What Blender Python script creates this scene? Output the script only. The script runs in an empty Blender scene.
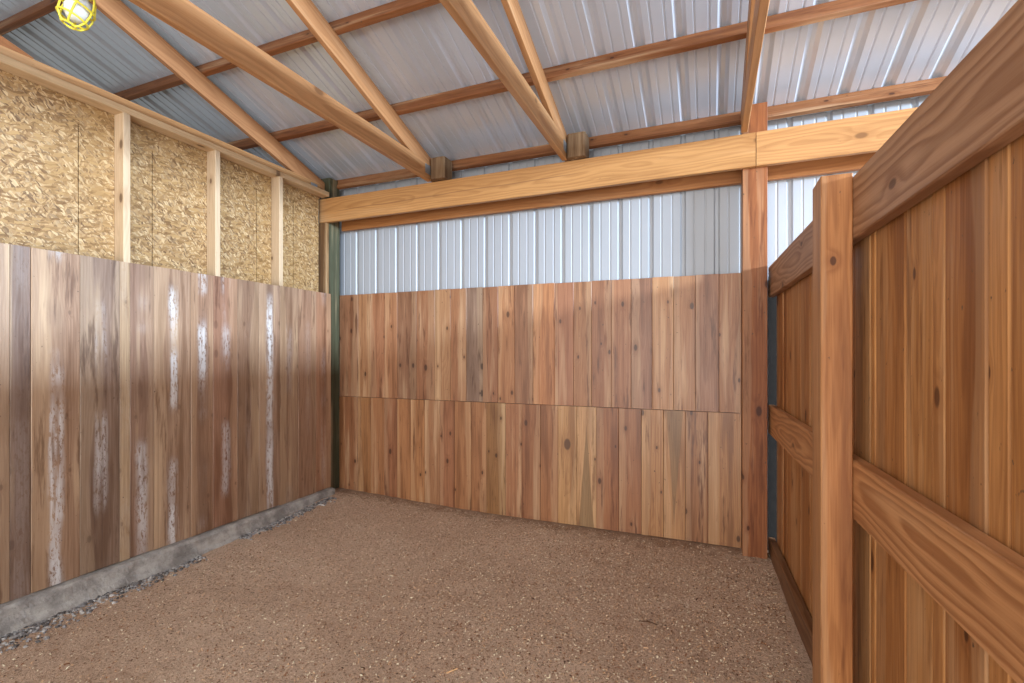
import bpy, bmesh, math, random
from mathutils import Vector, Matrix, noise
SC = bpy.context.scene
COL = SC.collection
R = math.radians

# ------------------------------------------------------------ camera, world, light, exposure
cam = bpy.data.cameras.new('camera')
cam.sensor_width = 36.0
cam.lens = 484.0 / 1024.0 * 36.0
cam.shift_y = 11.5 / 1024.0
cam.clip_start = 0.02
camo = bpy.data.objects.new('camera', cam)
camo.location = (0, 0, 1.35)
camo.rotation_euler = (R(90), 0, R(22.25))
COL.objects.link(camo)
SC.camera = camo

W = bpy.data.worlds.new('sky'); SC.world = W; W.use_nodes = True
wn = W.node_tree.nodes; wl = W.node_tree.links
bgn = wn['Background']
bgn.inputs['Color'].default_value = (0.80, 0.90, 1.0, 1)
bgn.inputs['Strength'].default_value = 0.95

def area(name, loc, rot, sx, sy, power, col):
    l = bpy.data.lights.new(name, 'AREA'); l.shape = 'RECTANGLE'; l.size = sx; l.size_y = sy
    l.energy = power; l.color = col
    o = bpy.data.objects.new(name, l); o.location = loc; o.rotation_euler = rot; COL.objects.link(o)
    return o
# daylight through the open side of the barn (right) and the open front (behind the camera)
area('daylight_open_side', (7.4, 0.4, 3.05), (R(90), 0, R(90)), 3.0, 0.7, 2000, (0.66, 0.82, 1.0))
area('daylight_open_front', (-0.9, -3.6, 1.7), (R(90), 0, R(0)), 4.5, 2.6, 190, (1.0, 0.93, 0.84))
area('roof_bounce_fill', (1.2, -3.5, 0.35), (R(125), 0, R(8)), 5.0, 0.9, 150, (0.97, 0.97, 1.0))  # added fill lamp tilted up to brighten the roof, in place of ground bounce

SC.view_settings.view_transform = 'Standard'
SC.view_settings.look = 'None'
SC.view_settings.gamma = 1
SC.view_settings.use_curve_mapping = False
SC.view_settings.exposure = 0.04

# ------------------------------------------------------------ helpers
def lin(c):
    return tuple((x/255/12.92 if x/255 <= .04045 else ((x/255+.055)/1.055)**2.4) for x in c)
def tag(o, label=None, cat=None, group=None, kind=None):
    if label: o['label'] = label
    if cat: o['category'] = cat
    if group: o['group'] = group
    if kind: o['kind'] = kind
    return o
def empty(name, loc, rz=0):
    o = bpy.data.objects.new(name, None); o.location = loc; o.rotation_euler = (0, 0, rz)
    o.empty_display_size = .1; COL.objects.link(o); return o
def link(name, me, mat, parent=None):
    o = bpy.data.objects.new(name, me); COL.objects.link(o)
    for m in (mat if isinstance(mat, (list, tuple)) else [mat]): me.materials.append(m)
    if parent: o.parent = parent
    return o

class MB:
    """collects timber boards with wood coordinates and tints into ONE mesh"""
    def __init__(s): s.v=[]; s.f=[]; s.wc=[]; s.seed=[]; s.tint=[]; s.mi=[]; s.kn=[]; s.mk=[]
    def board(s, o, ax, ay, az, L, Wd, T, tint, seed, ch=.003, nseg=1, mi=0, end=None, wob=0, kn=(0,0,0), mark=0.0):
        """o: centre of the near end; ax runs along the grain, ay across, az thickness"""
        o=Vector(o); ax=Vector(ax).normalized(); ay=Vector(ay).normalized(); az=Vector(az).normalized()
        hw,ht=Wd/2,T/2; c=min(ch,hw*.4,ht*.4)
        sec=[(-hw+c,-ht),(hw-c,-ht),(hw,-ht+c),(hw,ht-c),(hw-c,ht),(-hw+c,ht),(-hw,ht-c),(-hw,-ht+c)]
        b=len(s.v); t=lin(tint); t=(t[0]*.72,t[1]*.64,t[2]*.535)
        for i in range(nseg+1):
            x=L*i/nseg
            for k,(p,q) in enumerate(sec):
                xx=x
                if end and i==0: xx=x+end[0]*q
                if end and i==nseg: xx=x+end[1]*p
                w=wob*noise.noise((x*1.7,seed*3.1,0)) if wob else 0
                s.v.append(o+ax*xx+ay*p+az*(q+w)); s.wc.append((x-L/2,p,q)); s.seed.append(seed); s.tint.append(t); s.kn.append(kn); s.mk.append(mark)
        for i in range(nseg):
            for k in range(8):
                k2=(k+1)%8; a=b+i*8
                s.f.append((a+k,a+k2,a+8+k2,a+8+k)); s.mi.append(mi)
        s.f.append(tuple(b+k for k in range(7,-1,-1))); s.mi.append(mi)
        s.f.append(tuple(b+nseg*8+k for k in range(8))); s.mi.append(mi)
        return s
    def build(s, name, mat, parent=None):
        me=bpy.data.meshes.new(name); org=Vector((0,0,0))
        me.from_pydata([tuple(p-org) for p in s.v],[],s.f)
        bm=bmesh.new(); bm.from_mesh(me); bmesh.ops.recalc_face_normals(bm,faces=bm.faces); bm.to_mesh(me); bm.free()
        a=me.attributes.new('wc','FLOAT_VECTOR','POINT'); a.data.foreach_set('vector',[x for p in s.wc for x in p])
        a=me.attributes.new('seed','FLOAT','POINT'); a.data.foreach_set('value',s.seed)
        a=me.attributes.new('tint','FLOAT_COLOR','POINT'); a.data.foreach_set('color',[x for p in s.tint for x in (*p,1)])
        a=me.attributes.new('kn','FLOAT_VECTOR','POINT'); a.data.foreach_set('vector',[x for p in s.kn for x in p])
        a=me.attributes.new('mark','FLOAT','POINT'); a.data.foreach_set('value',s.mk)
        o=link(name,me,mat,parent)
        for i,p in enumerate(me.polygons): p.material_index=s.mi[i]
        return o

def rebase(o, parent_loc, rz=0):
    """keep world placement of a mesh built in world space while its parent sits at parent_loc"""
    M=Matrix.Translation(parent_loc)@Matrix.Rotation(rz,4,'Z')
    o.data.transform(M.inverted())
def recentre(o, c):
    o.data.transform(Matrix.Translation(-Vector(c))); o.location=c

# ---- node shorthand
class NT:
    def __init__(s,name):
        s.m=bpy.data.materials.new(name); s.m.use_nodes=True; s.t=s.m.node_tree
        s.b=s.t.nodes['Principled BSDF']
    def n(s,t,**k):
        x=s.t.nodes.new(t)
        for a,v in k.items(): setattr(x,a,v)
        return x
    def put(s,sock,v):
        if hasattr(v,'links') or isinstance(v,bpy.types.NodeSocket): s.t.links.new(v,sock)
        elif v is not None: sock.default_value=v
    def math(s,op,a,b=None,c=None,clamp=False):
        x=s.n('ShaderNodeMath',operation=op,use_clamp=clamp)
        s.put(x.inputs[0],a)
        if b is not None: s.put(x.inputs[1],b)
        if c is not None: s.put(x.inputs[2],c)
        return x.outputs[0]
    def vmul(s,v,k):
        x=s.n('ShaderNodeVectorMath',operation='MULTIPLY'); s.put(x.inputs[0],v); x.inputs[1].default_value=k; return x.outputs[0]
    def noise(s,v,w,scale,detail=3,rough=.5,dist=0):
        x=s.n('ShaderNodeTexNoise',noise_dimensions='4D'); s.put(x.inputs['Vector'],v); s.put(x.inputs['W'],w)
        x.inputs['Scale'].default_value=scale; x.inputs['Detail'].default_value=detail; x.inputs['Roughness'].default_value=rough
        x.inputs['Distortion'].default_value=dist
        return x.outputs['Fac']
    def ramp(s,v,a,b,lo=0.0,hi=1.0,smooth=True):
        x=s.n('ShaderNodeMapRange',interpolation_type='SMOOTHSTEP' if smooth else 'LINEAR'); s.put(x.inputs[0],v)
        x.inputs[1].default_value=a; x.inputs[2].default_value=b; x.inputs[3].default_value=lo; x.inputs[4].default_value=hi
        return x.outputs[0]
    def mix(s,f,a,b,mode='MIX'):
        x=s.n('ShaderNodeMix',data_type='RGBA',blend_type=mode)
        s.put(x.inputs[0],f)
        for sock,v in ((x.inputs[6],a),(x.inputs[7],b)):
            if isinstance(v,tuple): sock.default_value=(*v,1) if len(v)==3 else v
            else: s.t.links.new(v,sock)
        return x.outputs[2]
    def attr(s,name,out='Fac'):
        x=s.n('ShaderNodeAttribute'); x.attribute_name=name; return x.outputs[out]
    def bump(s,h,strength,dist):
        x=s.n('ShaderNodeBump'); x.inputs['Strength'].default_value=strength; x.inputs['Distance'].default_value=dist
        s.t.links.new(h,x.inputs['Height']); s.t.links.new(x.outputs[0],s.b.inputs['Normal'])

def wood(name, rings=.45, freq=70, knots=.7, rough=.55, stain=0.0, dirt=.25, spec=.35, fibre=.35, sheen_mix=0.0, streak=.3, knot_scale=1.0, sap=.0, crack=False):
    T=NT(name)
    wc=T.attr('wc','Vector'); sd=T.attr('seed','Fac'); tint=T.attr('tint','Color')
    sx=T.n('ShaderNodeSeparateXYZ'); T.t.links.new(wc,sx.inputs[0]); X,Y,Z=sx.outputs
    # knots
    kv=T.n('ShaderNodeCombineXYZ'); T.put(kv.inputs[0],T.math('ADD',T.math('MULTIPLY',X,3.2*knot_scale),T.math('MULTIPLY',sd,7.31))); T.put(kv.inputs[1],T.math('ADD',T.math('MULTIPLY',Y,6.2*knot_scale),T.math('MULTIPLY',sd,3.77)))
    vo=T.n('ShaderNodeTexVoronoi',voronoi_dimensions='2D'); vo.inputs['Scale'].default_value=1.0; vo.inputs['Randomness'].default_value=1.0
    T.t.links.new(kv.outputs[0],vo.inputs['Vector'])
    kc0=T.n('ShaderNodeSeparateColor'); T.t.links.new(vo.outputs['Color'],kc0.inputs[0])
    kd=T.math('ADD',T.math('MULTIPLY',vo.outputs['Distance'],T.math('ADD',T.math('MULTIPLY',kc0.outputs[1],1.2),.7)),T.math('GREATER_THAN',kc0.outputs[0],.45))
    knot=T.ramp(kd,.045,.085,1,0); halo=T.ramp(kd,.05,.26,1,0)
    # one placed knot per board: attribute kn = (along, across, size)
    ks=T.n('ShaderNodeSeparateXYZ'); T.t.links.new(T.attr('kn','Vector'),ks.inputs[0])
    dx=T.math('DIVIDE',T.math('SUBTRACT',X,ks.outputs[0]),1.7); dy=T.math('SUBTRACT',Y,ks.outputs[1])
    d2=T.math('DIVIDE',T.math('SQRT',T.math('ADD',T.math('MULTIPLY',dx,dx),T.math('MULTIPLY',dy,dy))),T.math('ADD',ks.outputs[2],.00001))
    knot=T.math('MAXIMUM',knot,T.ramp(d2,.40,.62,1,0)); h2=T.ramp(d2,.5,1.9,1,0); halo=T.math('MAXIMUM',halo,h2)
    # rings
    n1=T.noise(T.vmul(wc,(1.1,5,5)),sd,1.0,2); n2=T.noise(T.vmul(wc,(2.2,14,9)),T.math('ADD',sd,3.3),1.0,3)
    zz=T.math('ADD',T.math('ADD',Z,.035),T.math('MULTIPLY',T.math('SUBTRACT',n1,.5),.19))
    yy=T.math('ADD',Y,T.math('MULTIPLY',T.math('SUBTRACT',n2,.5),.05))
    r=T.math('SQRT',T.math('ADD',T.math('MULTIPLY',zz,zz),T.math('MULTIPLY',yy,yy)))
    r=T.math('ADD',r,T.math('MULTIPLY',halo,.016))
    saw=T.math('FRACT',T.math('MULTIPLY',r,freq))
    ring=T.math('MULTIPLY',T.ramp(saw,.15,.8),T.ramp(saw,.8,1.0,1,0))
    fib=T.noise(T.vmul(wc,(5,230,230)),sd,1.0,3,.6)
    big=T.noise(T.vmul(wc,(.9,13,13)),T.math('ADD',sd,9.1),1.0,3,.6)
    med=T.noise(T.vmul(wc,(2.5,30,30)),T.math('ADD',sd,5.7),1.0,4,.65)
    dark=T.mix(1.0,tint,(.55,.44,.36),'MULTIPLY')
    col=T.mix(T.math('MULTIPLY',ring,rings),tint,dark)
    col=T.mix(T.math('MULTIPLY',T.ramp(fib,.4,.75),fibre),col,dark)
    lite=T.mix(.42,tint,(.80,.60,.37))
    col=T.mix(T.math('MULTIPLY',T.ramp(big,.52,.72),streak),col,lite)
    col=T.mix(T.math('MULTIPLY',T.ramp(big,.5,.34),streak),col,T.mix(1.0,tint,(.44,.34,.27),'MULTIPLY'))
    st2=T.noise(T.vmul(wc,(.35,85,40)),T.math('ADD',sd,31.0),1.0,3,.6)
    col=T.mix(T.math('MULTIPLY',T.ramp(st2,.54,.66),streak*.75),col,dark)
    if sap>0:
        side=T.math('MULTIPLY',Y,T.math('SIGN',T.math('SINE',T.math('MULTIPLY',sd,47.0))))
        e=T.math('ADD',side,T.math('MULTIPLY',T.math('SUBTRACT',n1,.5),.16))
        col=T.mix(T.math('MULTIPLY',T.ramp(e,.028,.036),sap),col,T.mix(.3,lite,(.76,.56,.33)))
    mk=T.attr('mark','Fac')
    wd=T.math('MULTIPLY',T.math('ADD',T.math('MULTIPLY',T.math('MULTIPLY',X,mk),-1.0),.32),.085)
    mm=T.math('MULTIPLY',T.ramp(T.math('SUBTRACT',T.math('ABSOLUTE',T.math('ADD',Y,T.math('MULTIPLY',T.math('SUBTRACT',n2,.5),.02))),wd),-.006,.002,1,0),T.math('ABSOLUTE',mk))
    col=T.mix(T.math('MULTIPLY',mm,.8),col,T.mix(ring,(.15,.085,.03),(.22,.13,.055)))
    if crack:
        cy=T.math('ADD',T.math('MULTIPLY',X,.012),T.math('MULTIPLY',T.math('SUBTRACT',T.noise(T.vmul(wc,(1.1,0,0)),4.0,1.0,3),.5),.05))
        cm=T.math('MULTIPLY',T.ramp(T.math('ABSOLUTE',T.math('SUBTRACT',Y,cy)),.0015,.006,1,0),T.math('MULTIPLY',T.ramp(X,-1.75,-1.5),T.ramp(X,.45,.75,1,0)))
        col=T.mix(T.math('MULTIPLY',cm,.6),col,(.22,.10,.04))
    spot=T.ramp(med,.55,.68)
    col=T.mix(T.math('MULTIPLY',spot,dirt),col,T.mix(1.0,tint,(.35,.26,.20),'MULTIPLY'))
    speck=T.ramp(T.noise(T.vmul(wc,(45,70,70)),sd,1.0,2),.69,.76)
    col=T.mix(T.math('MULTIPLY',speck,min(1,dirt*1.6)),col,(.10,.055,.03))
    kc=T.mix(1.0,tint,(.11,.06,.04),'MULTIPLY')
    col=T.mix(T.math('MULTIPLY',halo,.55*knots),col,dark)
    col=T.mix(T.math('MULTIPLY',knot,knots),col,kc)
    if stain>0:
        amt=T.attr('stain','Fac')
        a=T.noise(T.vmul(wc,(1.3,22,22)),T.math('ADD',sd,1.7),1.0,3,.55)
        fine=T.noise(T.vmul(wc,(26,75,75)),sd,1.0,5,.75)
        # dark bark-like wear beside the white bloom
        band=T.math('ABSOLUTE',T.math('ADD',Y,T.math('MULTIPLY',T.math('SUBTRACT',T.noise(T.vmul(wc,(2.4,0,0)),sd,1.0,3),.5),.045)))
        dk=T.math('MULTIPLY',T.ramp(T.math('ADD',band,T.math('MULTIPLY',T.math('SUBTRACT',fine,.5),.03)),.015,.055,1,0),T.ramp(T.noise(T.vmul(wc,(1.7,3,3)),T.math('ADD',sd,8),1.0,2),.42,.60))
        col=T.mix(T.math('MULTIPLY',T.math('MULTIPLY',dk,amt),.62),col,(.15,.085,.055))
        wh=T.math('MULTIPLY',T.ramp(T.math('ADD',band,T.math('MULTIPLY',T.math('SUBTRACT',a,.5),.10)),.012,.044,1,0),T.ramp(a,.36,.52))
        wh=T.math('MULTIPLY',wh,T.ramp(fine,.40,.50))
        wh=T.math('MULTIPLY',wh,T.ramp(T.noise(T.vmul(wc,(1.9,0,0)),T.math('ADD',sd,20),1.0,2),.44,.56))
        col=T.mix(T.math('MULTIPLY',T.math('MULTIPLY',wh,amt),stain),col,(.60,.58,.57))
    T.t.links.new(col,T.b.inputs['Base Color'])
    T.put(T.b.inputs['Roughness'],T.ramp(fib,.2,.8,rough-.08,rough+.1,False))
    T.b.inputs['Specular IOR Level'].default_value=spec
    h=T.math('ADD',T.math('MULTIPLY',fib,.6),T.math('MULTIPLY',ring,.4))
    T.bump(h,.25,.0012)
    return T.m

def metal_sheet(name, col, metallic=.55, rough=.34):
    T=NT(name)
    g=T.n('ShaderNodeNewGeometry'); p=g.outputs['Position']
    a=T.noise(T.vmul(p,(6,1.2,1.2)),0.3,1.0,3); b=T.noise(T.vmul(p,(60,60,60)),1.0,1.0,3,.7)
    c=T.mix(T.math('MULTIPLY',T.ramp(a,.35,.7),.35),lin(col),tuple(x*.86 for x in lin(col)))
    c=T.mix(T.math('MULTIPLY',T.ramp(b,.62,.75),.12),c,(.45,.45,.45))
    T.t.links.new(c,T.b.inputs['Base Color']); T.b.inputs['Metallic'].default_value=metallic
    T.b.inputs['Roughness'].default_value=rough
    return T.m

def plain(name,col,rough=.5,metallic=0,spec=.4,var=.15,sc=30):
    T=NT(name); tc=T.n('ShaderNodeTexCoord').outputs['Object']
    a=T.noise(tc,0.0,sc,4,.6)
    c=T.mix(T.ramp(a,.35,.65),tuple(x*(1-var) for x in lin(col)),tuple(min(1,x*(1+var)) for x in lin(col)))
    T.t.links.new(c,T.b.inputs['Base Color']); T.b.inputs['Roughness'].default_value=rough; T.b.inputs['Metallic'].default_value=metallic
    T.b.inputs['Specular IOR Level'].default_value=spec
    return T.m

M={}
M['plank']=wood('weathered_cedar_planks',rings=.30,freq=85,knots=.8,rough=.42,dirt=.85,fibre=.6,spec=.6,streak=.75,sap=.22)
M['plank_stain']=wood('stained_cedar_planks',rings=.28,freq=80,knots=.35,rough=.40,dirt=.75,fibre=.6,spec=.6,streak=.75,stain=1.0,sap=.2)
M['fir']=wood('planed_fir_timber',rings=.38,freq=55,knots=.55,rough=.5,dirt=.12,fibre=.25,streak=.28,knot_scale=.6)
M['fir_crack']=wood('planed_fir_beam_with_crack',rings=.38,freq=55,knots=.55,rough=.5,dirt=.15,fibre=.25,streak=.3,knot_scale=.6,crack=True)
M['purlin']=wood('rough_purlin_timber',rings=.35,freq=60,knots=.8,rough=.65,dirt=.75,fibre=.5,streak=.7)
M['rail']=wood('bold_grained_rail_timber',rings=.85,freq=46,knots=.7,rough=.5,dirt=.12,fibre=.3,streak=.25,knot_scale=.55)
M['stud']=wood('pale_stud_timber',rings=.18,freq=70,knots=.7,rough=.6,dirt=.15,fibre=.2,streak=.2)
M['post']=wood('stained_post_timber',rings=.42,freq=60,knots=.8,rough=.5,dirt=.65,fibre=.55,streak=.65,knot_scale=.8,sap=.2)

def osb_mat():
    T=NT('oriented_strand_board'); g=T.n('ShaderNodeNewGeometry'); p=g.outputs['Position']
    def layer(rot,scale,seed):
        mp=T.n('ShaderNodeMapping'); mp.inputs['Rotation'].default_value=(rot,0,0); mp.inputs['Location'].default_value=(seed,seed,seed)
        wv=T.n('ShaderNodeVectorMath',operation='ADD'); T.t.links.new(p,wv.inputs[0])
        nz=T.n('ShaderNodeTexNoise'); nz.inputs['Scale'].default_value=16; T.t.links.new(p,nz.inputs['Vector'])
        sc_=T.n('ShaderNodeVectorMath',operation='SCALE'); T.t.links.new(nz.outputs['Color'],sc_.inputs[0]); sc_.inputs['Scale'].default_value=.035
        T.t.links.new(sc_.outputs[0],wv.inputs[1]); T.t.links.new(wv.outputs[0],mp.inputs['Vector'])
        mp2=T.vmul(mp.outputs[0],(0,scale,scale*.30))
        v=T.n('ShaderNodeTexVoronoi'); v.inputs['Scale'].default_value=1; T.t.links.new(mp2,v.inputs['Vector'])
        s=T.n('ShaderNodeSeparateColor'); T.t.links.new(v.outputs['Color'],s.inputs[0])
        return s.outputs[0],s.outputs[1],v.outputs['Distance']
    a,a2,ad=layer(.5,105,0); b,b2,bd=layer(-.7,130,3.1); c_,c2,cd=layer(1.45,92,7.7)
    base=T.mix(a,lin((156,122,80)),lin((208,176,130)))
    lb=T.mix(b,lin((112,80,48)),lin((228,202,160)))
    lc=T.mix(c_,lin((142,108,66)),lin((190,156,106)))
    col=T.mix(T.math('GREATER_THAN',b2,.55),base,lb)
    col=T.mix(T.math('GREATER_THAN',c2,.62),col,lc)
    dk=T.ramp(T.math('MULTIPLY',T.math('ADD',a,b),T.math('ADD',c_,.2)),.10,.30,1,0)
    col=T.mix(T.math('MULTIPLY',dk,.55),col,lin((110,76,40)))
    col=T.mix(1.0,col,(.78,.73,.65),'MULTIPLY')
    nb=T.noise(p,0.0,1.6,3)
    col=T.mix(T.math('MULTIPLY',T.ramp(nb,.35,.65),.25),col,lin((160,120,62)),'MIX')
    sp=T.ramp(T.noise(T.vmul(p,(60,60,60)),0.0,1.0,2),.68,.75)
    col=T.mix(T.math('MULTIPLY',sp,.6),col,lin((70,46,24)))
    T.t.links.new(col,T.b.inputs['Base Color']); T.b.inputs['Roughness'].default_value=.6
    T.bump(T.math('ADD',a,b),.3,.002)
    return T.m
M['osb']=osb_mat()
M['roof']=metal_sheet('galvanised_roof_sheet',(208,217,230),.42,.30)
M['siding']=metal_sheet('pale_metal_siding',(172,177,184),.12,.5)

def dirt_mat():
    T=NT('packed_dirt_and_sawdust'); g=T.n('ShaderNodeNewGeometry'); p=g.outputs['Position']
    big=T.noise(p,0.0,1.1,4,.6); med=T.noise(p,0.0,14,5,.7); fine=T.noise(p,2.0,75,5,.8); gr=T.noise(p,5.0,190,2,.6)
    col=T.mix(T.ramp(big,.35,.65),lin((204,174,150)),lin((216,188,164)))
    col=T.mix(T.math('MULTIPLY',T.ramp(med,.45,.7),.45),col,lin((182,150,124)))
    col=T.mix(T.math('MULTIPLY',T.ramp(fine,.52,.62),.85),col,lin((132,102,78)))
    col=T.mix(T.math('MULTIPLY',T.ramp(fine,.48,.36),.7),col,lin((236,206,176)))
    col=T.mix(T.math('MULTIPLY',T.ramp(gr,.58,.68),.7),col,lin((246,226,200)))
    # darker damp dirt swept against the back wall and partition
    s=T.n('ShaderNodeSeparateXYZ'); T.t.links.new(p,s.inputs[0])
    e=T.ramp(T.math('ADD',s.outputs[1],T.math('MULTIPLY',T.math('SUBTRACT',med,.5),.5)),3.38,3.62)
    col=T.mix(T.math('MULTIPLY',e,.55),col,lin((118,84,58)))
    T.t.links.new(col,T.b.inputs['Base Color']); T.b.inputs['Roughness'].default_value=.95; T.b.inputs['Specular IOR Level'].default_value=.15
    T.bump(T.math('ADD',fine,T.math('MULTIPLY',gr,.7)),1.0,.012)
    return T.m
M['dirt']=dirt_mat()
M['ground']=plain('outside_gravel_ground',(196,186,172),.9,0,.2,.12,4)

# ------------------------------------------------------------ the setting
def sheet(name, x0, x1, pitch, phase, place, mat, rows=1, hb=.021, ht=.010, hh=.016, mh=.003):
    """ribbed sheet: profile along X, place(x, h, t) gives the point; h is outward height of the rib"""
    pts=[]
    k=math.floor((x0-phase)/pitch)-1
    while phase+k*pitch < x1+pitch:
        b=phase+k*pitch
        pts += [(b-hb,0),(b-ht,hh),(b+ht,hh),(b+hb,0)]
        for q in (1/3,2/3):
            m=b+pitch*q; pts += [(m-.008,0),(m-.003,mh),(m+.003,mh),(m+.008,0)]
        k+=1
    pts=[p for p in pts if x0<=p[0]<=x1]
    vs=[];fs=[]
    for i,(x,h) in enumerate(pts):
        for j in range(rows+1): vs.append(place(x,h,j/rows))
    n=rows+1
    for i in range(len(pts)-1):
        for j in range(rows): fs.append((i*n+j,(i+1)*n+j,(i+1)*n+j+1,i*n+j+1))
    me=bpy.data.meshes.new(name); me.from_pydata(vs,[],fs)
    o=link(name,me,mat)
    sol=o.modifiers.new('gauge','SOLIDIFY'); sol.thickness=.0008; sol.offset=1
    return tag(o,kind='structure')

SL=1/3.0                                   # roof pitch 4 in 12
ZP=lambda y: 2.903+SL*(3.59-y)             # underside of purlins
ZR=lambda y: ZP(y)+.093                    # underside of the metal
YB=3.705
sheet('wall_back',-8.0,5.2,.2248,-3.103,lambda x,h,t:(x,YB+h,-.02+t*(ZR(YB)-.01)),M['siding'])
YRIDGE=-2.2
c_=1/math.hypot(1,SL)
sheet('ceiling',-8.0,5.2,.2335,-1.56,lambda x,h,t:(x,(YB+.25)+(YRIDGE-YB-.25)*t+h*SL*c_,ZR((YB+.25)+(YRIDGE-YB-.25)*t)+h*c_),M['roof'],6,.036,.012,.018,.006)

def zfloor(x,y):
    a=max(0,min(1,(y-2.0)/1.3)); b=max(0,min(1,(-1.6-x)/1.6)); d=max(0,min(1,(y-2.9)/.65))
    z=.014+.060*a*b*(1-.2*d)+.012*d
    q=1-.7*max(0,min(1,(y-3.45)/.12))
    z+=q*(.010*noise.noise((x*1.3,y*1.3,.3))+.007*noise.noise((x*4,y*4,1.7)))+.0035*noise.noise((x*13,y*13,4.1))+.002*noise.noise((x*37,y*37,9.1))
    return z
def grid(name,xs,ys,zf,mat):
    vs=[(x,y,zf(x,y)) for y in ys for x in xs]; n=len(xs)
    fs=[(j*n+i,j*n+i+1,(j+1)*n+i+1,(j+1)*n+i) for j in range(len(ys)-1) for i in range(n-1)]
    me=bpy.data.meshes.new(name); me.from_pydata(vs,[],fs)
    for p in me.polygons: p.use_smooth=True
    return link(name,me,mat)
def rng(a,b,s):
    n=round((b-a)/s); return [a+(b-a)*i/n for i in range(n+1)]
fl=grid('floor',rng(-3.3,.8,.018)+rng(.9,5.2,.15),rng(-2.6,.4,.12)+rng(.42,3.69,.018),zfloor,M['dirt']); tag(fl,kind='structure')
gp=grid('ground',rng(-30,30,5),rng(-30,30,5),lambda x,y:-.06,M['ground']); tag(gp,kind='structure')

# left wall: strand board sheets with open joints
def boxmesh(name, boxes, mat, parent=None, ch=.0):
    vs=[];fs=[]
    for (x0,x1,y0,y1,z0,z1) in boxes:
        b=len(vs); vs+=[(x,y,z) for x in (x0,x1) for y in (y0,y1) for z in (z0,z1)]
        fs+=[tuple(b+i for i in q) for q in ((0,1,3,2),(4,6,7,5),(0,4,5,1),(2,3,7,6),(0,2,6,4),(1,5,7,3))]
    me=bpy.data.meshes.new(name); me.from_pydata(vs,[],fs)
    return link(name,me,mat,parent)
seams=[-2.2,-1.0,.2,1.0,1.597,1.987,2.755,3.115,3.405]
bx=[]
for i in range(len(seams)-1):
    bx.append((-3.302,-3.291,seams[i]+.0022,seams[i+1]-.0022,.14,2.64))
bx.append((-3.302,-3.291,-2.2,3.405,2.641,2.80))
bx.append((-3.306,-3.303,-2.2,3.405,.14,2.80))
wl_=boxmesh('wall_left',bx,M['osb']); tag(wl_,kind='structure')

# ------------------------------------------------------------ timber frame
rnd=random.Random(7)
def jit(c,a=8):
    k=rnd.uniform(-a,a); return tuple(max(0,min(255,x+k+rnd.uniform(-a*.3,a*.3))) for x in c)
FIR=(208,162,118)
def timber(name,p0,p1,Wd,T,wide,tint,mat,seed,label=None,cat=None,group=None,parent=None,end=None,nseg=1,base=None,ch=.003,kn=(0,0,0)):
    """board from p0 to p1 (centre line); 'wide' is the direction of the wide side"""
    p0=Vector(p0);p1=Vector(p1); ax=(p1-p0); L=ax.length; ax.normalize()
    ay=Vector(wide); ay=(ay-ax*ay.dot(ax)).normalized(); az=ax.cross(ay)
    o=MB().board(p0,ax,ay,az,L,Wd,T,tint,seed,nseg=nseg,end=end,ch=ch,kn=kn).build(name,mat,parent)
    if parent is None: recentre(o,base or p0)
    if label: tag(o,label,cat,group)
    return o

# posts
timber('timber_post',(.2695,3.57,-.3),(.2695,3.57,2.965),.145,.14,(1,0,0),(178,116,74),M['post'],3.7,
       'square timber post under the joint of the long beam, right end of the back planks','post',base=(.2695,3.57,0))
cp=timber('timber_post',(-3.318,3.565,-.3),(-3.318,3.565,2.97),.136,.13,(1,0,0),(96,104,86),M['post'],5.2,
       'greenish treated post in the left back corner between the two plank walls','post',base=(-3.318,3.565,0))
timber('nailer_board',(-3.322,3.478,.14),(-3.322,3.478,2.545),.13,.038,(1,0,0),(158,122,78),M['post'],6.6,
       'brown nailer board at the back end of the strand board, beside the greenish corner post','board')
# beams along the back wall
ZB0,ZB1=2.548,2.765
beam1=timber('beam',(-3.335,3.478,(ZB0+ZB1)/2),(.271,3.478,(ZB0+ZB1)/2),ZB1-ZB0,.038,(0,0,1),(222,174,118),M['fir_crack'],2.4,
       'long honey coloured beam crossing above the back planks, with a long crack and a knot','beam')
beam2=timber('beam',(.275,3.478,(ZB0+ZB1)/2),(3.6,3.478,(ZB0+ZB1)/2),ZB1-ZB0,.038,(0,0,1),(222,174,120),M['fir'],9.1,
       'honey coloured beam running right from the back post, above the partition','beam')
timber('header_board',(-3.24,3.662,2.60),(3.6,3.662,2.60),.184,.038,(0,0,1),(190,134,84),M['fir'],4.4,
       'darker header board behind the long beam, fixed against the pale metal siding','beam')

# purlins
PN=Vector((0,SL,1)).normalized()
names=['lowest purlin, along the eave just above the long beam','second purlin up from the eave','third purlin up from the eave','topmost purlin, at the upper left corner of the view']
for i,y in enumerate((3.605,2.975,2.345,1.725)):
    b=Vector((0,y,ZP(y)))+PN*.0445
    timber('purlin',(-7.9,b.y,b.z),(5.1,b.y,b.z),.087,.038,tuple(PN),(160,108,70) if i else (166,116,78),M['purlin'],11.3+i*2.7,
       'rough knotty brown '+names[i],'purlin','purlins under the metal roof',nseg=1)

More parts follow.
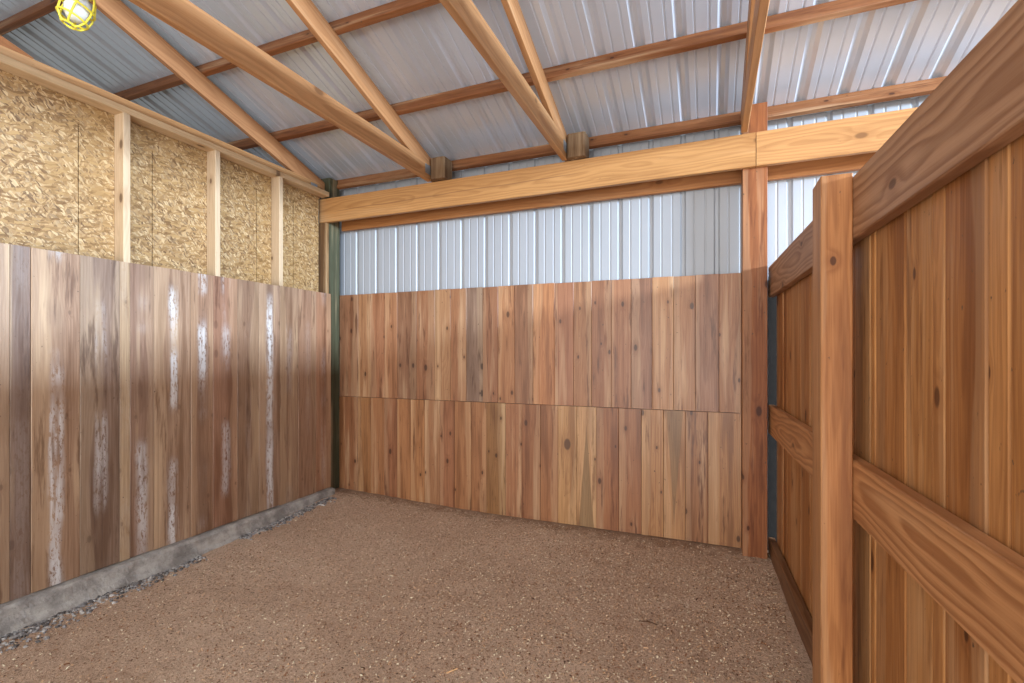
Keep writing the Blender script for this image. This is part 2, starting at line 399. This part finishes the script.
# trusses
def ring_gusset(parent,x,y,z,side):
    bm=bmesh.new(); bmesh.ops.create_cube(bm,size=1)
    bmesh.ops.scale(bm,vec=(.0016,.075,.075),verts=bm.verts)
    me=bpy.data.meshes.new('plate'); 
    # punched teeth rows
    for a in range(-2,3):
        for b in range(-2,3):
            m=Matrix.Translation((side*.0012,a*.014,b*.014))@Matrix.Diagonal((.0012,.007,.003,1))
            bmesh.ops.create_cube(bm,size=1,matrix=m)
    bm.to_mesh(me); bm.free()
    o=link('gusset_plate',me,M['plate'],parent); me.transform(Matrix.Translation((x,y,z))); return o
M['plate']=plain('galvanised_plate',(168,176,184),.4,.7,.5,.1,60)
M['block']=wood('grey_treated_block',rings=.4,freq=60,knots=.3,rough=.8,dirt=.5,fibre=.6,streak=.6)
TR=[(-3.33,'roof truss directly above the left strand board wall','A'),
    (-2.145,'roof truss landing on the left third of the long beam','B'),
    (-.990,'roof truss landing near the middle of the long beam','C'),
    (.204,'roof truss fixed to the left side of the tall back post','D')]
for i,(xc,lab,_k) in enumerate(TR):
    root=empty('roof_truss',(xc,3.45,2.765)); tag(root,'orange fir '+lab,'truss','roof trusses')
    yh=3.44
    yt0=3.66
    def P(name,p0,p1,W_,seed,end=None,tint=FIR):
        o=timber(name,p0,p1,W_,{'bottom_chord':.038,'top_chord':.0365,'web':.035}[name],(0,0,1),jit(tint,5),M['fir'],seed,parent=root,end=end)
        rebase(o,root.location); return o
    zb=2.765+.07
    P('bottom_chord',(xc,-2.2,zb),(xc,yh,zb),.14,21.3+i*3.1,tint=(216,170,124))
    # top chord: upper face under the purlins
    off=.07/c_
    ye=3.53 if i<3 else 3.488
    P('top_chord',(xc,-2.2,ZP(-2.2)-off),(xc,ye,ZP(ye)-off),.14,31.7+i*1.9,tint=(200,152,110))
    if i==0:
        P('web',(xc,1.40,2.87),(xc,-.35,3.45),.089,44.0,tint=(176,122,76))
    else:
        P('web',(xc,.62,2.85),(xc,-.6,3.95),.089,44.0+i,tint=(200,146,96))
    if i in (1,2):
        g=ring_gusset(root,xc+.0205,3.385,2.845,1); rebase(g,root.location)
        b=MB().board((xc+.019+.005+.07,3.475,2.768),(0,0,1),(1,0,0),(0,1,0),.172,.135,.14,(150,128,104),50+i,ch=.012).build('heel_block',M['block'],root)
        rebase(b,root.location); b['label']='weathered grey heel block'
    elif i==0:
        g=ring_gusset(root,xc+.0205,3.37,2.845,1); rebase(g,root.location)

# left wall framing
timber('top_plate',(-3.2455,-2.2,2.79),(-3.2455,3.44,2.79),.09,.04,(1,0,0),(246,226,196),M['stud'],61.0,
       'pale top plate along the head of the strand board wall on the left','plate')
LS=['pale wall stud nearest the camera on the left strand board wall','middle of the three pale wall studs on the left strand board wall','pale wall stud closest to the back corner on the left strand board wall']
for i,y in enumerate((1.793,2.366,2.909)):
    timber('wall_stud',(-3.2455,y,.14),(-3.2455,y,2.7695),.09,.038,(1,0,0),(236,220,198),M['stud'],70.0+i*3.3,LS[i],'stud','studs of the left wall')

# left planks
def planks(name,bounds,mk,tints,mat,stains=None,gap=.0012):
    mb=MB(); st=[]
    for i in range(len(bounds)-1):
        a,b=bounds[i],bounds[i+1]
        n0=len(mb.v); mk(mb,a+gap/2,b-gap/2,tints[i],i)
        st+= [stains[i] if stains else 0.0]*(len(mb.v)-n0)
    o=mb.build(name,mat)
    at=o.data.attributes.new('stain','FLOAT','POINT'); at.data.foreach_set('value',st)
    return o
LY=[-2.2,-1.9,-1.6,-1.35,-1.1,-.85,-.6,-.35,-.1,.15,.4,.62,.84,1.04,1.262,1.341,1.546,1.737,1.791,1.923,2.154,2.307,2.494,2.674,2.868,3.055,3.249,3.429]
LT=[(186,150,126)]*13+[(180,142,118),(160,128,112),(196,152,122),(172,136,118),(218,184,150),(182,142,120),(200,158,130),(194,148,118),(190,140,110),(176,132,106),(198,158,134),(190,146,116),(198,148,120),(194,140,106)]
LST=[.5]*13+[.9,.1,1,.6,.1,.7,1,.9,.5,.1,1,.15,.1]
LST=LST+[.2]*(len(LT)-len(LST))
def mkL(mb,a,b,t,i):
    off=rnd.uniform(-.0025,.0025)
    z0=.138+rnd.uniform(-.004,.004)
    mb.board((-3.184+off,(a+b)/2,z0),(0,0,1),(0,1,0),(-1,0,0),1.884+rnd.uniform(-.003,.003)-z0,b-a,.028,jit(tuple(q*.95+w for q,w in zip(t,(-3,11,20))),5),100+i*1.37,ch=.002)
lp=planks('plank_lining',LY,mkL,LT,M['plank_stain'],LST)
recentre(lp,(-3.184,1.8,.138))
tag(lp,'upright worn brown planks with white streaks along the left wall, below the strand board','planking')

# back planks
U=[-3.245,-3.028,-2.883,-2.729,-2.591,-2.391,-2.205,-2.049,-1.897,-1.743,-1.605,-1.459,-1.301,-1.122,-.97,-.83,-.681,-.536,-.387,-.24,-.095,.057,.196]
UT=[(176,132,106),(196,152,118),(192,144,112),(198,150,116),(166,126,104),(178,132,102),(202,162,128),(184,134,102),(166,142,132),(180,132,104),(202,150,112),(176,130,104),(216,156,110),(196,144,112),(200,152,116),(182,130,98),(196,142,108),(176,130,108),(212,158,114),(198,146,108),(184,138,110),(200,150,112)]
def mkU(mb,a,b,t,i):
    mb.board(((a+b)/2,3.636+rnd.uniform(-.002,.002),.944),(0,0,1),(1,0,0),(0,1,0),.951+rnd.uniform(-.002,.002),b-a,.030,jit(t,5),200+i*1.91,ch=.002)
up=planks('plank_lining',U,mkU,UT,M['plank'])
recentre(up,(-1.5,3.636,.944)); tag(up,'upper row of upright brown planks across the back wall, below the pale metal siding','planking')
Wb=[-3.245,-3.179,-3.028,-2.879,-2.731,-2.591,-2.446,-2.302,-2.149,-2.006,-1.849,-1.708,-1.537,-1.394,-1.237,-1.094,-.945,-.795,-.626,-.462,-.308,-.16,-.013,.196]
WT=[(190,140,104),(180,132,98),(196,148,108),(190,140,104),(176,128,96),(200,150,110),(204,156,114),(184,140,108),(188,138,106),(190,142,104),(198,150,110),(176,134,92),(196,146,112),(184,134,100),(190,140,102),(224,182,136),(226,186,142),(188,132,94),(186,134,98),(216,168,122),(218,172,126),(194,144,104),(206,156,112)]
def mkW(mb,a,b,t,i):
    mb.board(((a+b)/2,3.633+rnd.uniform(-.002,.002),.03),(0,0,1),(1,0,0),(0,1,0),.911,b-a,.032,jit(t,5),300+i*2.13,ch=.002,kn={15:(.16,0,.05),6:(-.2,.03,.016)}.get(i,(0,0,0)),mark={16:.9,20:-.8,11:0,8:0}.get(i,0.0))
lo=planks('plank_lining',Wb,mkW,WT,M['plank'])
recentre(lo,(-1.5,3.633,.03)); tag(lo,'lower row of upright brown planks across the back wall, standing on the dirt','planking')

# ------------------------------------------------------------ partition on the right
PO=Vector((.357,3.60,0)); PA=R(2.15)
root=empty('plank_partition',tuple(PO)); tag(root,'plank partition with heavy horizontal rails closing the right side of the stall','partition')
D=Vector((math.sin(PA),-math.cos(PA),0)); Nn=Vector((math.cos(PA),math.sin(PA),0))  # D toward the camera, Nn away from the stall
def rail(name,z0,z1,u0,u1,tint,seed,label=None,T=.038,mat='rail'):
    zc=(z0+z1)/2
    o=timber(name,PO+D*u0+Nn*(T/2)+Vector((0,0,zc)),PO+D*u1+Nn*(T/2)+Vector((0,0,zc)),z1-z0,T,(0,0,1),tint,M[mat],seed,parent=root)
    rebase(o,root.location)
    if label: o['label']=label
rail('top_rail',1.717,1.915,.0,4.3,(200,164,138),401.0)
rail('middle_rail',.820,1.008,.0,4.3,(224,172,126),405.0,'middle rail with bold swirling grain')
rail('bottom_board',-.02,.134,.0,4.3,(150,114,86),409.0,'worn bottom board at the dirt')
PU=[.045,.27,.39,.58,.76,.97,1.20,1.42,1.62,1.772,1.815,2.03,2.18,2.243,2.405,2.475,2.66,2.86,3.1,3.3,3.55,3.8,4.05,4.3]
mb=MB()
for i in range(len(PU)-1):
    a,b=PU[i]+.001,PU[i+1]-.001
    narrow=(b-a)<.08
    c=PO+D*((a+b)/2)+Nn*(.038+.004+.012+(0.0 if narrow else rnd.uniform(-.001,.003)))
    t=(222,168,112) if narrow else jit([(204,148,96),(196,140,88),(210,156,102)][i%3],5)
    mb.board(c+Vector((0,0,.05)),(0,0,1),D,Nn,1.80,b-a,.024,t,420+i*1.7,ch=.005)
pp=mb.build('plank_panel',M['post'],root); rebase(pp,root.location)
timber('partition_post',(.378,1.909,-.3),(.378,1.909,1.925),.088,.14,(1,0,0),(206,148,96),M['post'],433.0,
       'thick orange timber post standing in front of the right partition','post',base=(.373,1.909,0),kn=(.835,-.01,.017))

ln=boxmesh('gap_backing',[(.362,3.4,3.655,3.665,.0,1.86)],plain('dark_backing',(40,38,36),.95,0,.1,.1,20)); recentre(ln,(1.9,3.66,0))  # dark panel added behind the gap, its colour standing in for shade
tag(ln,'dark liner added behind the narrow gap between the back post and the right partition','backing')

# ------------------------------------------------------------ concrete curb and gravel under the left wall
def curb():
    T=NT('rough_concrete'); p=T.n('ShaderNodeNewGeometry').outputs['Position']
    a=T.noise(p,0.0,9,5,.65); b=T.noise(p,0.0,90,4,.7)
    c=T.mix(T.ramp(a,.35,.65),lin((128,124,120)),lin((176,172,166)))
    c=T.mix(T.math('MULTIPLY',T.ramp(b,.55,.7),.5),c,lin((90,86,82)))
    T.t.links.new(c,T.b.inputs['Base Color']); T.b.inputs['Roughness'].default_value=.9
    T.bump(b,.6,.006)
    M['concrete']=T.m
    ys=rng(-2.2,3.43,.02)
    prof=[(-3.29,.134),(-3.15,.134),(-3.135,.130),(-3.125,.115),(-3.122,.08),(-3.11,.05),(-3.09,.02),(-3.07,-.05),(-3.29,-.05)]
    vs=[];fs=[];n=len(prof)
    for y in ys:
        for k,(x,z) in enumerate(prof):
            q=0 if k in (0,8,7) else 1
            dx=q*(.010*noise.noise((y*5,k*.9,0))+.006*noise.noise((y*19,k*1.7,3)))
            dz=q*(.004*noise.noise((y*6,k,7))+(.01*noise.noise((y*9,k*2.1,5)) if k>3 else 0))
            if k==1: dz=min(dz,0)
            vs.append((x+dx,y,z+dz))
    for j in range(len(ys)-1):
        for k in range(n):
            fs.append((j*n+k,j*n+(k+1)%n,(j+1)*n+(k+1)%n,(j+1)*n+k))
    fs.append(tuple(range(n))); fs.append(tuple(len(vs)-n+k for k in range(n-1,-1,-1)))
    me=bpy.data.meshes.new('concrete_curb'); me.from_pydata(vs,[],fs)
    bm=bmesh.new(); bm.from_mesh(me); bmesh.ops.recalc_face_normals(bm,faces=bm.faces); bm.to_mesh(me); bm.free()
    o=link('concrete_curb',me,T.m); recentre(o,(-3.2,1,0))
    tag(o,'rough grey concrete curb along the foot of the left plank wall','curb')
curb()

def scatter_mesh(name,items,mats):
    vs=[];fs=[];mi=[]
    for (V,F,m) in items:
        b=len(vs); vs+=V; fs+=[tuple(b+i for i in f) for f in F]; mi+=[m]*len(F)
    me=bpy.data.meshes.new(name); me.from_pydata(vs,[],fs)
    o=link(name,me,mats)
    me.polygons.foreach_set('material_index',mi); me.update(); return o
# gravel
bm=bmesh.new(); bmesh.ops.create_icosphere(bm,subdivisions=1,radius=1); IV=[v.co.copy() for v in bm.verts]; IF=[tuple(v.index for v in f.verts) for f in bm.faces]; bm.free()
g=random.Random(3); items=[]
for i in range(2600):
    y=g.uniform(.6,3.35); w=.035+.17*max(0,1-(y-.9)/1.6) if y<2.1 else .07
    if 2.15<y<2.45: continue
    x=-3.10+abs(g.gauss(0,.5))*w
    if y>1.35 and y<2.1 and g.random()<.35: continue
    s=g.uniform(.004,.011); 
    sc=Vector((s*g.uniform(.7,1.4),s*g.uniform(.7,1.4),s*g.uniform(.5,.9))); rm=Matrix.Rotation(g.uniform(0,6.3),3,'Z')
    sd=g.uniform(0,99); c=Vector((x,y,zfloor(x,y)+sc.z*.35))
    V=[]
    for v in IV:
        k=1+.35*noise.noise((v.x*1.3+sd,v.y*1.3,v.z*1.3)); V.append(tuple(c+rm@Vector((v.x*sc.x*k,v.y*sc.y*k,v.z*sc.z*k))))
    items.append((V,IF,g.choice((0,0,1,2))))
go=scatter_mesh('gravel',items,[plain('grey_stone',(138,136,136),.85),plain('pale_stone',(178,174,170),.85),plain('dark_stone',(92,88,86),.85)])
tag(go,'loose grey gravel along the foot of the concrete curb','gravel',kind='stuff')
# wood shavings
g=random.Random(5); items=[]
for i in range(42000):
    x=g.uniform(-3.0,.36); y=g.uniform(.55,3.58)
    dens=.30+.7*max(0,min(1,(x+2.2)/2.3))
    if x>.05: dens=1
    if y>3.3: dens=.5
    if g.random()>dens: continue
    L=g.uniform(.002,.0058)*(1.9 if g.random()<.04 else 1); w=g.uniform(.0009,.0026); a=g.uniform(0,6.3); tl=g.uniform(-.35,.35); tw=g.uniform(-.5,.5)
    z=zfloor(x,y)+.0022+abs(tl)*L*.6
    ca,sa=math.cos(a),math.sin(a); V=[]
    for u in (-1,0,1):
        for v in (-1,1):
            px,py=u*L,v*w; pz=u*L*math.sin(tl)+v*w*math.sin(tw)+(.0015 if u==0 else 0)
            for dz in (0,.0006): V.append((x+px*ca-py*sa,y+px*sa+py*ca,z+pz+dz))
    F=[(0,2,6,4),(4,6,10,8),(1,5,7,3),(5,9,11,7),(0,1,3,2),(8,10,11,9),(0,4,5,1),(4,8,9,5),(2,3,7,6),(6,7,11,10)]
    items.append((V,F,g.choice((0,0,0,1,1,1,2,2,2,3))))
so=scatter_mesh('wood_shavings',items,[plain('tan_chip',(222,184,146),.8),plain('pale_chip',(250,232,204),.8),plain('brown_chip',(146,100,66),.85),plain('dark_chip',(84,56,38),.9)])
tag(so,'pale and brown wood shavings strewn over the dirt floor','wood shavings',kind='stuff')

# twigs
M['twig']=plain('dry_twig',(92,64,42),.85); M['straw']=plain('pale_sliver',(226,186,140),.7)
def twig(pts,r,mat,label):
    cu=bpy.data.curves.new('twig','CURVE'); cu.dimensions='3D'; cu.bevel_depth=r; cu.bevel_resolution=1
    sp=cu.splines.new('POLY'); sp.points.add(len(pts)-1)
    for i,(x,y) in enumerate(pts): sp.points[i].co=(x,y,zfloor(x,y)+r+.003,1)
    tmp=bpy.data.objects.new('tmp',cu); COL.objects.link(tmp)
    dg=bpy.context.evaluated_depsgraph_get(); me=bpy.data.meshes.new_from_object(tmp.evaluated_get(dg)); bpy.data.objects.remove(tmp)
    o=link('twig',me,mat); recentre(o,(pts[0][0],pts[0][1],zfloor(*pts[0]))); tag(o,label,'twig')
twig([(-.33,2.47),(-.28,2.485),(-.24,2.475)],.0025,M['twig'],'short dark twig lying on the dirt in the middle right of the floor')
twig([(-1.015,1.76),(-.985,1.80)],.003,M['straw'],'pale wood sliver lying near the bottom middle of the floor')
twig([(.02,1.72),(.10,1.79),(.18,1.79)],.0022,M['twig'],'thin dark twig on the dirt close to the foot of the partition')

# ------------------------------------------------------------ caged work light
def tube(name,pts,r,mat,parent=None,cyc=False,res=2):
    cu=bpy.data.curves.new(name,'CURVE'); cu.dimensions='3D'; cu.bevel_depth=r; cu.bevel_resolution=res
    sp=cu.splines.new('POLY'); sp.points.add(len(pts)-1); sp.use_cyclic_u=cyc
    for i,p in enumerate(pts): sp.points[i].co=(*p,1)
    tmp=bpy.data.objects.new('tmp',cu); COL.objects.link(tmp)
    dg=bpy.context.evaluated_depsgraph_get(); me=bpy.data.meshes.new_from_object(tmp.evaluated_get(dg)); bpy.data.objects.remove(tmp)
    for p in me.polygons: p.use_smooth=True
    return link(name,me,mat,parent)
def lathe(name,prof,mat,parent=None,n=24):
    vs=[];fs=[]
    for r,z in prof:
        for k in range(n): a=2*math.pi*k/n; vs.append((r*math.cos(a),r*math.sin(a),z))
    for j in range(len(prof)-1):
        for k in range(n): k2=(k+1)%n; fs.append((j*n+k,j*n+k2,(j+1)*n+k2,(j+1)*n+k))
    fs.append(tuple(range(n-1,-1,-1))); fs.append(tuple((len(prof)-1)*n+k for k in range(n)))
    me=bpy.data.meshes.new(name); me.from_pydata(vs,[],fs)
    for p in me.polygons: p.use_smooth=True
    return link(name,me,mat,parent)
M['yellow']=plain('yellow_cage_plastic',(236,222,70),.4,0,.5,.04)
M['cord']=plain('yellow_cord',(214,190,50),.5)
bT=NT('frosted_bulb'); bT.b.inputs['Base Color'].default_value=(.82,.88,.95,1); bT.b.inputs['Roughness'].default_value=.3; M['bulb']=bT.m
LL=Vector((-2.345,1.165,2.805))
lamp=empty('work_light',tuple(LL)); tag(lamp,'hanging work light, white bulb in a yellow cage, under the roof at upper left','work light')
lamp.rotation_euler=(R(-14),R(16),R(10))
lathe('bulb',[(.004,-.124),(.020,-.121),(.036,-.106),(.043,-.082),(.040,-.056),(.028,-.034),(.014,-.02),(.013,0)],M['bulb'],lamp)
lathe('socket',[(.017,-.012),(.021,-.010),(.022,.02),(.019,.05),(.011,.062),(.006,.064)],M['yellow'],lamp)
import itertools
def ringpts(r,z,n=28): return [(r*math.cos(2*math.pi*k/n),r*math.sin(2*math.pi*k/n),z) for k in range(n)]
cage_prof=[(.022,.005),(.040,-.015),(.052,-.050),(.055,-.085),(.050,-.118),(.036,-.140),(.022,-.148)]
parts=[]
for k in range(6):
    a=2*math.pi*k/6+.3
    parts.append(tube('cage',[(r*math.cos(a),r*math.sin(a),z) for r,z in cage_prof],.0040,M['yellow'],None))
for r,z in ((.054,-.068),(.050,-.118),(.022,-.148)): parts.append(tube('cage',ringpts(r,z),.0042,M['yellow'],None,True))
bm=bmesh.new()
for p in parts: bm.from_mesh(p.data)
me=bpy.data.meshes.new('cage'); bm.to_mesh(me); bm.free()
for p in parts: bpy.data.objects.remove(p)
for p in me.polygons: p.use_smooth=True
link('cage',me,M['yellow'],lamp)
# cord up to the truss beside it
Ml=lamp.matrix_basis if False else (Matrix.Translation(LL)@lamp.rotation_euler.to_matrix().to_4x4())
top=Ml@Vector((0,0,.06))
end=Vector((-2.21,.75,ZP(.75)-.07))
pts=[top.lerp(end,t)+Vector((0,0,-.02*math.sin(math.pi*t))) for t in [i/10 for i in range(11)]]
cd=tube('cord',[tuple(Ml.inverted()@p) for p in pts],.004,M['cord'],lamp)
